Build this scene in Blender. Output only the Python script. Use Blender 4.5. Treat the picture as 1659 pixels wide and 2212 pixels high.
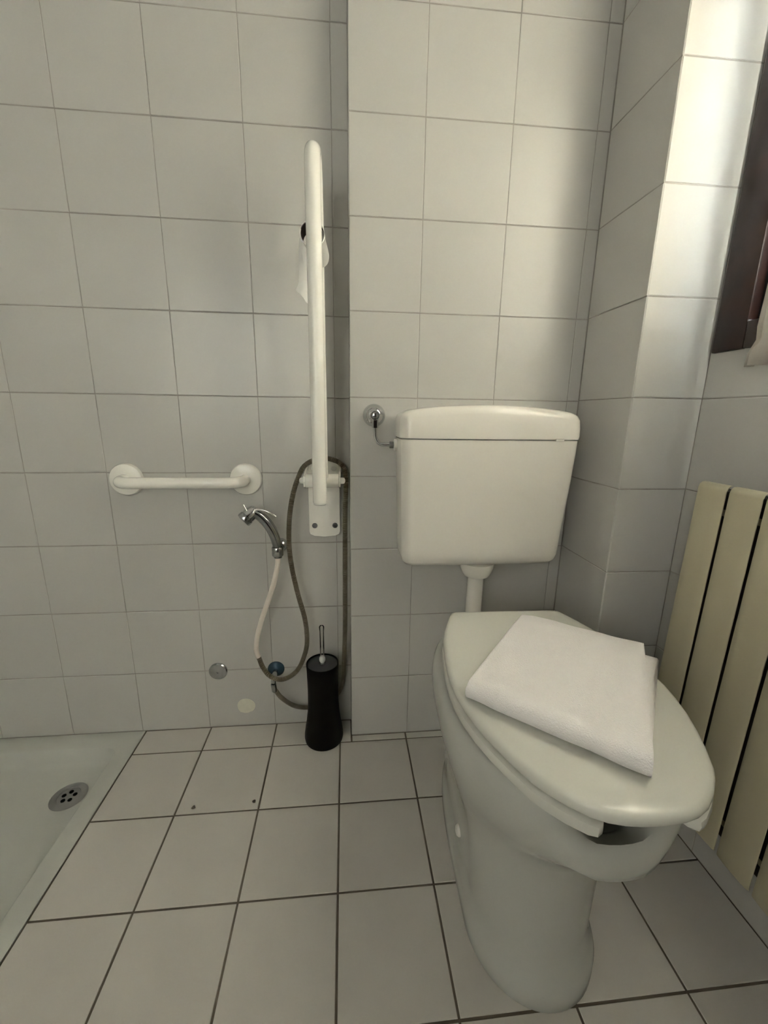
import bpy, bmesh, math, random
from mathutils import Vector, Matrix, noise
PI = math.pi
for o in list(bpy.data.objects):
    bpy.data.objects.remove(o)
S = bpy.context.scene
COL = S.collection

# ------------------------------------------------------------------ camera
cam_d = bpy.data.cameras.new('camera')
cam = bpy.data.objects.new('camera', cam_d); COL.objects.link(cam)
cam_d.sensor_fit = 'HORIZONTAL'; cam_d.sensor_width = 36.0
cam_d.lens = 36.0 * 886.7 / 1659.0
cam_d.clip_start = 0.02; cam_d.clip_end = 200
_p, _y, _r = 0.2327, 0.0956, 0.0141
fw = Vector((math.sin(_y)*math.cos(_p), math.cos(_y)*math.cos(_p), -math.sin(_p)))
r0 = Vector((math.cos(_y), -math.sin(_y), 0)); u0 = r0.cross(fw)
rt = math.cos(_r)*r0 + math.sin(_r)*u0; up = -math.sin(_r)*r0 + math.cos(_r)*u0
cam.matrix_world = Matrix(((rt.x, up.x, -fw.x, 0.0221), (rt.y, up.y, -fw.y, -1.1369), (rt.z, up.z, -fw.z, 0.9571), (0, 0, 0, 1)))
S.camera = cam

# ------------------------------------------------------------------ daylight and exposure
W = bpy.data.worlds.new('sky'); S.world = W; W.use_nodes = True
nt = W.node_tree; nt.nodes.clear()
out = nt.nodes.new('ShaderNodeOutputWorld'); bg = nt.nodes.new('ShaderNodeBackground')
tc = nt.nodes.new('ShaderNodeTexCoord'); sep = nt.nodes.new('ShaderNodeSeparateXYZ'); rp = nt.nodes.new('ShaderNodeValToRGB')
mr = nt.nodes.new('ShaderNodeMapRange'); mr.inputs[1].default_value = -1; mr.inputs[2].default_value = 1
nt.links.new(tc.outputs['Generated'], sep.inputs[0]); nt.links.new(sep.outputs['Z'], mr.inputs[0]); nt.links.new(mr.outputs[0], rp.inputs[0])
e = rp.color_ramp.elements
e[0].position = 0.47; e[0].color = (.40, .39, .35, 1)
e[1].position = 0.53; e[1].color = (.86, .96, 1.02, 1)
nt.links.new(rp.outputs[0], bg.inputs[0]); bg.inputs[1].default_value = 20.0
nt.links.new(bg.outputs[0], out.inputs[0])
WY0, WY1, WZ0, WZ1 = -1.00, -0.350, 1.140, 2.00      # clear opening of the window in the right wall
def portal(name, loc, rot, sx, sy):
    l = bpy.data.lights.new(name, 'AREA'); l.shape = 'RECTANGLE'; l.size = sx; l.size_y = sy
    l.cycles.is_portal = True
    o = bpy.data.objects.new(name, l); COL.objects.link(o); o.location = loc; o.rotation_euler = rot
    return o
portal('window_portal', (0.85, (WY0+WY1)/2, (WZ0+WZ1)/2), (0, PI/2, 0), WZ1-WZ0, WY1-WY0)
BACKY = -2.45; BX0, BX1, BZ0, BZ1 = -1.34, -.36, .95, 1.90     # unseen frosted window, added behind the camera as fill light
portal('fill_window_portal', ((BX0+BX1)/2, BACKY-.06, (BZ0+BZ1)/2), (PI/2, 0, PI), BX1-BX0, BZ1-BZ0)
S.view_settings.view_transform = 'Standard'; S.view_settings.look = 'None'
S.view_settings.gamma = 1.0; S.view_settings.use_curve_mapping = False
S.view_settings.exposure = 3.38

# ------------------------------------------------------------------ helpers
rnd = random.Random(7)
def mesh(name, verts, faces, mat, parent=None, smooth=True, loc=None):
    me = bpy.data.meshes.new(name); me.from_pydata([tuple(v) for v in verts], [], faces); me.update()
    bm = bmesh.new(); bm.from_mesh(me); bmesh.ops.recalc_face_normals(bm, faces=bm.faces); bm.to_mesh(me); bm.free()
    return link(name, me, mat, parent, smooth, loc)
def link(name, me, mat, parent=None, smooth=True, loc=None):
    if mat: me.materials.append(mat)
    if smooth:
        me.polygons.foreach_set('use_smooth', [True]*len(me.polygons))
        try: me.set_sharp_from_angle(angle=math.radians(40))
        except Exception: pass
    o = bpy.data.objects.new(name, me); COL.objects.link(o)
    if parent: o.parent = parent
    if loc: o.location = loc
    return o
def from_bm(name, bm, mat, parent=None, smooth=True):
    me = bpy.data.meshes.new(name); bmesh.ops.recalc_face_normals(bm, faces=bm.faces); bm.to_mesh(me); bm.free()
    return link(name, me, mat, parent, smooth)
def empty(name, loc, rz=0.0):
    o = bpy.data.objects.new(name, None); COL.objects.link(o); o.location = loc; o.rotation_euler = (0, 0, rz)
    o.empty_display_size = .05
    return o
def tag(o, label, cat, group=None, kind=None):
    o['label'] = label; o['category'] = cat
    if group: o['group'] = group
    if kind: o['kind'] = kind
    return o
def catmull(pts, n=8):
    P = [Vector(p) for p in pts]; P = [P[0]*2-P[1]] + P + [P[-1]*2-P[-2]]; out = []
    for i in range(1, len(P)-2):
        a, b, c, d = P[i-1:i+3]
        for k in range(n):
            t = k/n
            out.append(.5*((2*b)+(c-a)*t+(2*a-5*b+4*c-d)*t*t+(3*b-a-3*c+d)*t*t*t))
    out.append(P[-2]); return out
def sweep(path, rad, seg=16, cap=True):
    """tube along path; rad is a number or a list; returns verts, faces"""
    n = len(path); V = []; F = []
    T = [(path[min(i+1, n-1)]-path[max(i-1, 0)]).normalized() for i in range(n)]
    a = Vector((0, 0, 1)) if abs(T[0].z) < .9 else Vector((1, 0, 0))
    N = (a - T[0]*a.dot(T[0])).normalized()
    for i in range(n):
        N = (N - T[i]*N.dot(T[i])).normalized(); B = T[i].cross(N)
        r = rad[i] if isinstance(rad, (list, tuple)) else rad
        for k in range(seg):
            t = 2*PI*k/seg
            V.append(path[i] + (N*math.cos(t)+B*math.sin(t))*r)
    for i in range(n-1):
        for k in range(seg):
            k2 = (k+1) % seg
            F.append((i*seg+k, i*seg+k2, (i+1)*seg+k2, (i+1)*seg+k))
    if cap:
        F.append(tuple(range(seg))); F.append(tuple(range((n-1)*seg, n*seg)))
    return V, F
def tube(name, pts, r, mat, parent=None, n=8, seg=16, smooth_path=True):
    path = catmull(pts, n) if smooth_path else [Vector(p) for p in pts]
    V, F = sweep(path, r, seg); return mesh(name, V, F, mat, parent)
def join(parts):
    V = []; F = []
    for v, f in parts:
        o = len(V); V += list(v); F += [tuple(i+o for i in q) for q in f]
    return V, F
def lathe(prof, seg=40, origin=(0, 0, 0), axis='Z', cap=True):
    """prof: list of (radius, height along axis)"""
    V = []; F = []; O = Vector(origin)
    ax = {'Z': (Vector((1, 0, 0)), Vector((0, 1, 0)), Vector((0, 0, 1))),
          '-Y': (Vector((1, 0, 0)), Vector((0, 0, 1)), Vector((0, -1, 0))),
          'X': (Vector((0, 1, 0)), Vector((0, 0, 1)), Vector((1, 0, 0)))}[axis] if isinstance(axis, str) else axis
    for r, h in prof:
        for k in range(seg):
            t = 2*PI*k/seg
            V.append(O + ax[0]*math.cos(t)*r + ax[1]*math.sin(t)*r + ax[2]*h)
    for i in range(len(prof)-1):
        for k in range(seg):
            k2 = (k+1) % seg
            F.append((i*seg+k, i*seg+k2, (i+1)*seg+k2, (i+1)*seg+k))
    if cap:
        F.append(tuple(range(seg))); F.append(tuple(range((len(prof)-1)*seg, len(prof)*seg)))
    return V, F
def loft(rings, cap=True, close=False):
    n = len(rings[0]); V = [p for r in rings for p in r]; F = []
    m = len(rings)
    for i in range(m if close else m-1):
        j = (i+1) % m
        for k in range(n):
            k2 = (k+1) % n
            F.append((i*n+k, i*n+k2, j*n+k2, j*n+k))
    if cap and not close:
        F.append(tuple(range(n))); F.append(tuple(range((m-1)*n, m*n)))
    return V, F
def box_bm(x0, x1, y0, y1, z0, z1, bev=0.0, seg=2):
    bm = bmesh.new(); bmesh.ops.create_cube(bm, size=1)
    for v in bm.verts:
        v.co = Vector(((x0+x1)/2+v.co.x*(x1-x0), (y0+y1)/2+v.co.y*(y1-y0), (z0+z1)/2+v.co.z*(z1-z0)))
    if bev > 0: bmesh.ops.bevel(bm, geom=list(bm.edges), offset=bev, segments=seg, affect='EDGES', profile=.5)
    return bm
def box(name, x0, x1, y0, y1, z0, z1, mat, parent=None, bev=0.0, seg=2):
    return from_bm(name, box_bm(x0, x1, y0, y1, z0, z1, bev, seg), mat, parent)

# ------------------------------------------------------------------ materials
def mat(name, col, rough=.5, metal=0., spec=.5, var=0., vscale=4., bump=0., bscale=60., coat=0., rough_var=0., col2=None, per_obj=0.):
    m = bpy.data.materials.new(name); m.use_nodes = True; n = m.node_tree; b = n.nodes['Principled BSDF']
    b.inputs['Base Color'].default_value = (*col, 1); b.inputs['Roughness'].default_value = rough
    b.inputs['Metallic'].default_value = metal; b.inputs['Specular IOR Level'].default_value = spec
    b.inputs['Coat Weight'].default_value = coat; b.inputs['Coat Roughness'].default_value = .08
    t = n.nodes.new('ShaderNodeTexCoord'); g = n.nodes.new('ShaderNodeNewGeometry')
    nz = n.nodes.new('ShaderNodeTexNoise'); nz.inputs['Scale'].default_value = vscale; nz.inputs['Detail'].default_value = 3
    n.links.new(g.outputs['Position'], nz.inputs['Vector'])
    mx = n.nodes.new('ShaderNodeMix'); mx.data_type = 'RGBA'
    c2 = col2 if col2 else tuple(c*(1-var) for c in col)
    mx.inputs[6].default_value = (*col, 1); mx.inputs[7].default_value = (*c2, 1)
    ramp = n.nodes.new('ShaderNodeMapRange'); ramp.inputs[1].default_value = .3; ramp.inputs[2].default_value = .7
    n.links.new(nz.outputs[0], ramp.inputs[0]); n.links.new(ramp.outputs[0], mx.inputs[0])
    last = mx.outputs[2]
    if per_obj:
        oi = n.nodes.new('ShaderNodeObjectInfo'); hs = n.nodes.new('ShaderNodeHueSaturation')
        mr = n.nodes.new('ShaderNodeMapRange'); mr.inputs[3].default_value = 1-per_obj; mr.inputs[4].default_value = 1+per_obj
        n.links.new(oi.outputs['Random'], mr.inputs[0]); n.links.new(mr.outputs[0], hs.inputs['Value']); n.links.new(last, hs.inputs['Color'])
        last = hs.outputs[0]
    n.links.new(last, b.inputs['Base Color'])
    if rough_var:
        m2 = n.nodes.new('ShaderNodeMapRange'); m2.inputs[3].default_value = rough; m2.inputs[4].default_value = rough+rough_var
        n.links.new(nz.outputs[0], m2.inputs[0]); n.links.new(m2.outputs[0], b.inputs['Roughness'])
    if bump:
        nb = n.nodes.new('ShaderNodeTexNoise'); nb.inputs['Scale'].default_value = bscale; nb.inputs['Detail'].default_value = 4
        n.links.new(g.outputs['Position'], nb.inputs['Vector'])
        bp = n.nodes.new('ShaderNodeBump'); bp.inputs['Strength'].default_value = 1; bp.inputs['Distance'].default_value = bump
        n.links.new(nb.outputs[0], bp.inputs['Height']); n.links.new(bp.outputs[0], b.inputs['Normal'])
    return m
M_tile = mat('wall_tile_glaze', (.575, .565, .53), .28, var=.02, vscale=6, bump=.0006, bscale=9, per_obj=.012, rough_var=.06)
M_grout = mat('wall_grout', (.46, .43, .39), .85, var=.35, vscale=9, bump=.0005, bscale=200)
M_ftile = mat('floor_tile_glaze', (.60, .575, .525), .38, var=.06, vscale=8, bump=.0005, bscale=18, per_obj=.025, rough_var=.1)
M_fgrout = mat('floor_grout', (.15, .125, .095), .9, var=.4, vscale=14)
M_plaster = mat('white_plaster', (.72, .71, .68), .8, var=.03)
M_ceramic = mat('toilet_ceramic', (.54, .545, .50), .12, var=.02, vscale=3, spec=.5)
M_plastic = mat('cistern_plastic', (.86, .83, .76), .16, var=.02, vscale=3)
M_lid = mat('seat_resin', (.70, .695, .63), .18, var=.02, vscale=3)
M_enamel = mat('bar_enamel', (.93, .915, .85), .14, var=.02)
M_cream = mat('radiator_enamel', (.62, .57, .40), .35, var=.06, vscale=5)
M_fin = mat('gap_shade_radiator_core', (.07, .06, .045), .8, var=.3, vscale=40)  # near-black: shade of the gaps between sections put into the core's colour
M_tray = mat('tray_enamel', (.56, .57, .52), .3, var=.05, vscale=5)
M_chrome = mat('chrome', (.66, .67, .68), .06, metal=1, var=.1, vscale=20)
M_dchrome = mat('worn_chrome', (.46, .47, .48), .16, metal=1, var=.3, vscale=30)
M_brushed = mat('brushed_steel', (.45, .45, .45), .35, metal=1, var=.2, vscale=30)
M_blue = mat('dark_blue_metal', (.055, .10, .145), .25, metal=.4, var=.3, vscale=60)
M_black = mat('black_plastic', (.004, .004, .004), .55, spec=.12, var=.1)
M_bolt = mat('bolt_zinc', (.20, .20, .21), .4, metal=.5, var=.3, vscale=80)
M_white = mat('white_plastic', (.78, .77, .72), .3)
M_sleeve = mat('hose_sleeve', (.86, .78, .70), .4, var=.08, vscale=30)
M_wood = mat('dark_wood', (.030, .012, .009), .35, var=.5, vscale=25, col2=(.016, .007, .006), bump=.0003, bscale=80)
M_slot_shade = mat('slot_shade_black', (.006, .005, .006), .6)  # shade of the slot beside the sash, painted black
M_paper = mat('tissue', (.93, .92, .88), .9, var=.02)
M_core = mat('cardboard_core', (.06, .035, .025), .9, var=.2)
M_patch = mat('filler_patch', (.82, .80, .67), .6, var=.08, vscale=60)
M_stain = mat('chip_stain', (.12, .10, .08), .8, var=.4, vscale=200)
M_towel = mat('towel_terry', (.97, .94, .93), .95, spec=.1, var=.03, vscale=20, bump=.0013, bscale=520)
M_outside = mat('outer_wall', (.5, .48, .44), .9)
M_gap = mat('water_dark', (.02, .02, .018), .1)

def hose_mat():
    m = mat('braided_hose', (.36, .31, .24), .28, metal=.85, var=.25, vscale=40)
    n = m.node_tree; b = n.nodes['Principled BSDF']
    uv = n.nodes.new('ShaderNodeAttribute'); uv.attribute_name = 'along'
    w = n.nodes.new('ShaderNodeMath'); w.operation = 'SINE'; mu = n.nodes.new('ShaderNodeMath'); mu.operation = 'MULTIPLY'; mu.inputs[1].default_value = 2*PI/.0035
    n.links.new(uv.outputs['Fac'], mu.inputs[0]); n.links.new(mu.outputs[0], w.inputs[0])
    bp = n.nodes.new('ShaderNodeBump'); bp.inputs['Distance'].default_value = .0012; bp.inputs['Strength'].default_value = 1
    n.links.new(w.outputs[0], bp.inputs['Height']); n.links.new(bp.outputs[0], b.inputs['Normal'])
    return m
M_hose = hose_mat()
def glass_mat(name, tint=(1, 1, 1), ior=1.45, tr=1.0):
    m = bpy.data.materials.new(name); m.use_nodes = True; n = m.node_tree; n.nodes.clear()
    o = n.nodes.new('ShaderNodeOutputMaterial'); t = n.nodes.new('ShaderNodeBsdfTransparent'); g = n.nodes.new('ShaderNodeBsdfGlossy')
    t.inputs[0].default_value = (*tint, 1); g.inputs['Roughness'].default_value = .03
    f = n.nodes.new('ShaderNodeFresnel'); f.inputs[0].default_value = ior; mx = n.nodes.new('ShaderNodeMixShader')
    n.links.new(f.outputs[0], mx.inputs[0]); n.links.new(t.outputs[0], mx.inputs[1]); n.links.new(g.outputs[0], mx.inputs[2]); n.links.new(mx.outputs[0], o.inputs[0])
    return m
M_glass = glass_mat('window_glass', (.97, .98, .98))
M_acryl = glass_mat('clear_acrylic', (.95, .95, .93), 1.5)
def frost_mat():
    m = bpy.data.materials.new('frosted_glass'); m.use_nodes = True; n = m.node_tree; n.nodes.clear()
    o = n.nodes.new('ShaderNodeOutputMaterial'); t = n.nodes.new('ShaderNodeBsdfTranslucent'); t.inputs[0].default_value = (FROST, FROST*.96, FROST*.90, 1)
    g = n.nodes.new('ShaderNodeBsdfGlossy'); g.inputs['Roughness'].default_value = .3; mx = n.nodes.new('ShaderNodeMixShader'); mx.inputs[0].default_value = .06
    n.links.new(t.outputs[0], mx.inputs[1]); n.links.new(g.outputs[0], mx.inputs[2]); n.links.new(mx.outputs[0], o.inputs[0])
    return m
FROST = .235
M_frost = frost_mat()
def curtain_mat():
    m = bpy.data.materials.new('curtain_cotton'); m.use_nodes = True; n = m.node_tree; n.nodes.clear()
    o = n.nodes.new('ShaderNodeOutputMaterial'); d = n.nodes.new('ShaderNodeBsdfDiffuse'); t = n.nodes.new('ShaderNodeBsdfTranslucent'); mx = n.nodes.new('ShaderNodeMixShader')
    g = n.nodes.new('ShaderNodeNewGeometry'); nz = n.nodes.new('ShaderNodeTexNoise'); nz.inputs['Scale'].default_value = 90
    cm = n.nodes.new('ShaderNodeMix'); cm.data_type = 'RGBA'; cm.inputs[6].default_value = (.86, .82, .76, 1); cm.inputs[7].default_value = (.78, .73, .66, 1)
    n.links.new(g.outputs['Position'], nz.inputs['Vector']); n.links.new(nz.outputs[0], cm.inputs[0])
    for s in (d, t): n.links.new(cm.outputs[2], s.inputs[0])
    mx.inputs[0].default_value = .43
    n.links.new(d.outputs[0], mx.inputs[1]); n.links.new(t.outputs[0], mx.inputs[2]); n.links.new(mx.outputs[0], o.inputs[0])
    return m
M_curtain = curtain_mat()

# ------------------------------------------------------------------ tiled surfaces
def tile_mesh(w, h, th, bev=.0012):
    """tile lying in its local XY plane, glazed face at z=0, body below"""
    a, b = w/2, h/2
    V = []; 
    for (i, z) in ((bev, 0), (bev*.3, -bev*.35), (0, -bev), (0, -th)):
        V += [(-a+i, -b+i, z), (a-i, -b+i, z), (a-i, b-i, z), (-a+i, b-i, z)]
    F = [(0, 1, 2, 3)]
    for k in range(3):
        for j in range(4):
            F.append((k*4+j, (k+1)*4+j, (k+1)*4+(j+1) % 4, k*4+(j+1) % 4))
    return V, F
_tcache = {}
def add_tile(parent, frame, u0, u1, v0, v1, joint_u, joint_v, material, th=.006, wob=.00025, name='tile'):
    """frame: (origin, U, V, N) of the tiled plane"""
    O, U, Vv, N = frame
    w = u1-u0-joint_u; h = v1-v0-joint_v
    if w < .004 or h < .004: return
    key = (round(w, 4), round(h, 4), th, material.name)
    if key not in _tcache:
        V, F = tile_mesh(w, h, th)
        me = bpy.data.meshes.new(name); me.from_pydata(V, [], F); me.materials.append(material); me.update()
        _tcache[key] = me
    o = bpy.data.objects.new(name, _tcache[key]); COL.objects.link(o)
    c = O + U*(u0+u1)/2 + Vv*(v0+v1)/2 + N*rnd.uniform(-wob, wob)
    R = Matrix((U, Vv, N)).transposed().to_4x4()
    tilt = Matrix.Rotation(rnd.uniform(-.0022, .0022), 4, 'X') @ Matrix.Rotation(rnd.uniform(-.0022, .0022), 4, 'Y')
    o.matrix_world = Matrix.Translation(c) @ R @ tilt
    o.parent = parent
    return o
def structure(name, x0, x1, y0, y1, z0, z1, m):
    o = box(name, x0, x1, y0, y1, z0, z1, m); o['kind'] = 'structure'; return o
X, Y, Z = Vector((1, 0, 0)), Vector((0, 1, 0)), Vector((0, 0, 1))
G = .0011      # how deep the joints lie behind the tile faces
CEIL = 2.6; LX = -1.40; RX = .800
ROWS = [i*.2 for i in range(13)] + [CEIL]

# back wall (behind shower tray): face at y = 0
wall_back = structure('wall_back', LX-.1, .80, G, .12, -.1, CEIL, M_grout)
fr = (Vector((0, 0, 0)), X, Z, -Y)
for i in range(-7, 1):
    u0 = max(i*.2-.004, LX); u1 = i*.2+.196 if i < 0 else .0345
    for j in range(13):
        add_tile(wall_back, fr, u0, u1, ROWS[j]-(.0017 if j else 0), ROWS[j+1]-.0017, .0011, .0023, M_tile)
# boxed-in wall behind the cistern: face at y = -.066, left edge x = .035
MX0, MX1, MY = .0345, .618, -.0662; PX_ = .637
wall_mid = structure('wall_middle', MX0+G, .9, MY+G, G-.0005, -.1, CEIL, M_grout)
fr = (Vector((0, MY, 0)), X, Z, -Y)
cols = [MX0, .2055, .4055, .6055, PX_-.0006]
for a, b in zip(cols[:-1], cols[1:]):
    for j in range(13):
        add_tile(wall_mid, fr, a, b, ROWS[j]-(.0017 if j else 0), ROWS[j+1]-.0017, .0012, .0023, M_tile)
fr = (Vector((MX0, 0, 0)), -Y, Z, -X)
for j in range(13):
    add_tile(wall_mid, fr, .001, .066-.0005, ROWS[j], ROWS[j+1], .001, .0026, M_tile)
# pilaster in the corner
PX, PY = .637, -.2745
wall_corner = structure('wall_corner', PX+G, .9, PY+G, MY+G-.0005, -.1, CEIL, M_grout)
fr = (Vector((PX, 0, 0)), -Y, Z, -X)
for j in range(13):
    add_tile(wall_corner, fr, .0675, -PY-.0005, ROWS[j], ROWS[j+1], .001, .0020, M_tile)
fr = (Vector((0, PY, 0)), X, Z, -Y)
for j in range(13):
    add_tile(wall_corner, fr, PX+.0015, RX, ROWS[j], ROWS[j+1], .001, .0028, M_tile)
# right wall with the window opening
FRY = -.283; FZ0 = 1.092      # outer frame edge
bmw = bmesh.new()
def addbox(bm, x0, x1, y0, y1, z0, z1):
    r = bmesh.ops.create_cube(bm, size=1)
    for v in r['verts']: v.co = Vector(((x0+x1)/2+v.co.x*(x1-x0), (y0+y1)/2+v.co.y*(y1-y0), (z0+z1)/2+v.co.z*(z1-z0)))
rx0, rx1 = RX+G, RX+.045
addbox(bmw, rx0, rx1, BACKY, PY+G+.01, -.1, WZ0-.03)
addbox(bmw, rx0, rx1, BACKY, PY+G+.01, WZ1+.03, CEIL)
addbox(bmw, rx0, rx1, WY1+.03, PY+G+.01, WZ0-.03, WZ1+.03)
addbox(bmw, rx0, rx1, BACKY, WY0-.03, WZ0-.03, WZ1+.03)
wall_right = from_bm('wall_right', bmw, M_grout, smooth=False); wall_right['kind'] = 'structure'
fr = (Vector((RX, 0, 0)), -Y, Z, -X)
yc = [-PY] + [-PY+.2*k+.2 for k in range(10)]
FY1 = WY0-.05; FZ1 = WZ1+.05
for a, b in zip(yc[:-1], yc[1:]):
    for j in range(13):
        z0, z1 = ROWS[j], ROWS[j+1]
        y0, y1 = a, b
        if y1 > -FRY-.001 and y0 < -FY1 and z1 > FZ0 and z0 < FZ1:   # meets the window
            hit = False
            if z0 < FZ0: add_tile(wall_right, fr, y0, y1, z0, FZ0+.02, .0012, .0023, M_tile); hit = True
            if z1 > FZ1: add_tile(wall_right, fr, y0, y1, FZ1-.02, z1, .0012, .0023, M_tile); hit = True
            if y0 < -FRY: add_tile(wall_right, fr, y0, -FRY+.01, max(z0, FZ0+.02), min(z1, FZ1-.02), .0012, .0023, M_tile)
            if y1 > -FY1: add_tile(wall_right, fr, -FY1-.01, y1, max(z0, FZ0+.02), min(z1, FZ1-.02), .0012, .0023, M_tile)
        else:
            add_tile(wall_right, fr, y0, y1, z0, z1, .0012, .0023, M_tile)
structure('wall_left', LX-.05, LX, BACKY, G, -.1, CEIL, M_tile)
bmb = bmesh.new()
for a_ in ((LX-.05, BX0-.02, -.1, CEIL), (BX1+.02, RX+.045, -.1, CEIL), (BX0-.02, BX1+.02, -.1, BZ0-.02), (BX0-.02, BX1+.02, BZ1+.02, CEIL)):
    addbox(bmb, a_[0], a_[1], BACKY-.05, BACKY, a_[2], a_[3])
wall_front = from_bm('wall_front', bmb, M_tile, smooth=False); wall_front['kind'] = 'structure'
structure('ceiling', LX-.12, RX+.14, BACKY-.1, .12, CEIL, CEIL+.1, M_plaster)
# floor; recessed slab under the shower tray
TX = -.597
bmf = bmesh.new()
addbox(bmf, TX+.002, RX+.14, BACKY, G, -.15, -.0016)
addbox(bmf, LX-.1, TX+.002, BACKY, -1.0, -.15, -.0016)
addbox(bmf, LX-.1, TX+.002, -1.0, G, -.15, -.105)
floor = from_bm('floor', bmf, M_fgrout, smooth=False); floor['kind'] = 'structure'
fr = (Vector((0, 0, 0)), X, Y, Z)
fx = [TX+.003, -.4, -.2, 0, .2, .4, .6, RX]
fyv = [0, -.092] + [-.092-.2*k for k in range(1, 12)] + [BACKY]
def inset_rect(x0, x1, y0, y1):
    # keep clear of the boxed-in wall and the pilaster
    if y1 > MY and x1 > MX0+.001:
        if x0 < MX0: return [(x0, MX0, y0, y1), (MX0, x1, y0, MY)]
        return [(x0, x1, y0, MY)] if y0 < MY else []
    return [(x0, x1, y0, y1)]
for a, b in zip(fx[:-1], fx[1:]):
    for c, d in zip(fyv[1:], fyv[:-1]):
        for (p, q, r_, s_) in inset_rect(a, b, c, d):
            if q > PX+.01 and s_ > PY:
                if r_ >= PY: continue
                s_ = PY
            add_tile(floor, fr, p, q, r_, s_, .0042, .0042, M_ftile)
for a in range(4):
    for c, d in zip(fyv[1:], fyv[:-1]):
        if c < -1.0:
            add_tile(floor, fr, TX-.2*(a+1), TX-.2*a, c, min(d, -1.001), .0042, .0042, M_ftile)
for (x, y, r) in ((-.361, -.2735, .0045), (-.2146, -.2689, .0038)):
    V, F = lathe([(r, 0), (r*.9, .0004), (r*.3, .0006)], 14, (0, 0, .0003))
    V = [Vector((v.x*(1+.25*math.sin(3*math.atan2(v.y, v.x)+x*9)), v.y*1.25, v.z)) for v in V]
    o = mesh('chip', V, F, M_stain, floor); o.location = (x, y, 0)

# ------------------------------------------------------------------ window
win = box('window_1', .80+.0015, .835, WY1+.0001, WY1+.03, WZ0-.03, WZ1+.03, M_wood); win['kind'] = 'structure'
def wbar(name, y0, y1, z0, z1, x0, x1, m=M_wood, bev=.003): return box(name, x0, x1, y0, y1, z0, z1, m, win, bev)
fx0 = RX-.008
wbar('jamb', WY1-.004, FRY, FZ0, FZ1, fx0, .842)
wbar('jamb', FY1, WY0+.004, FZ0, FZ1, fx0, .842)
wbar('frame_rail', WY0+.004, WY1-.004, FZ0, WZ0+.002, fx0, .842)
wbar('frame_rail', WY0+.004, WY1-.004, WZ1-.002, FZ1, fx0, .842)
# black strip standing in for shade in the rebate between frame and sash, then the sash itself set slightly back
wbar('slot_shade', WY1-.020, WY1-.0045, WZ0+.0025, WZ1-.003, .812, .835, M_slot_shade, 0)
sy1 = WY1-.021; sy0 = WY0+.01; mid = (sy0+sy1)/2
for (a, b) in ((sy1-.075, sy1), (mid-.04, mid+.04), (sy0, sy0+.045)):
    wbar('sash_stile', a, b, WZ0+.004, WZ1-.004, .803, .840)
for (c, d) in ((WZ0+.004, WZ0+.05), (WZ1-.05, WZ1-.004)):
    wbar('sash_rail', mid+.0405, sy1-.0755, c, d, .805, .838)
    wbar('sash_rail', sy0+.0455, mid-.0405, c, d, .805, .838)
for (a, b) in ((mid+.0405, sy1-.0755), (sy0+.0455, mid-.0405)):
    wbar('glass', a, b, WZ0+.0505, WZ1-.0505, .818, .822, M_glass, 0)

# frosted window added behind the camera to supply the fill light
xm, zm = (BX0+BX1)/2, (BZ0+BZ1)/2
win2 = box('added_fill_window', BX0-.02, BX0+.03, BACKY-.045, BACKY+.008, BZ0-.02, BZ1+.02, M_wood, None, .002); win2['kind'] = 'structure'
for nm, q in (('jamb', (BX1-.03, BX1+.02, BZ0-.02, BZ1+.02)), ('frame_rail', (BX0+.03, BX1-.03, BZ0-.02, BZ0+.03)), ('frame_rail', (BX0+.03, BX1-.03, BZ1-.03, BZ1+.02)),
              ('mullion', (xm-.02, xm+.02, BZ0+.03, BZ1-.03)), ('glazing_bar', (BX0+.03, xm-.02, zm-.01, zm+.01)), ('glazing_bar', (xm+.02, BX1-.03, zm-.01, zm+.01))):
    box(nm, q[0], q[1], BACKY-.04, BACKY+.006, q[2], q[3], M_wood, win2, .002)
for (a, b) in ((BX0+.03, xm-.02), (xm+.02, BX1-.03)):
    for (c, d) in ((BZ0+.03, zm-.01), (zm+.01, BZ1-.03)):
        box('glass', a, b, BACKY-.022, BACKY-.018, c, d, M_frost, win2)

# brown door added out of view for dark chrome reflections and less fill
door = box('added_dark_door', .02, .70, BACKY+.0005, BACKY+.022, .002, 2.04, M_wood, None, .002); door['kind'] = 'structure'
for (a, b, c, d) in ((.12, .60, .14, .92), (.12, .60, 1.06, 1.92)):
    box('door_panel', a, b, BACKY+.0225, BACKY+.031, c, d, M_wood, door, .004)
for (a, b, c, d) in ((-.045, .018, .0, 2.10), (.702, .765, .0, 2.10), (.018, .702, 2.042, 2.10)):
    box('architrave', a, b, BACKY+.0005, BACKY+.03, c, d, M_wood, door, .004)
tube('door_handle', [(.655, BACKY+.0225, 1.0), (.655, BACKY+.055, 1.0), (.645, BACKY+.066, 1.0), (.56, BACKY+.068, 1.0)], .008, M_brushed, door, n=4)

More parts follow.
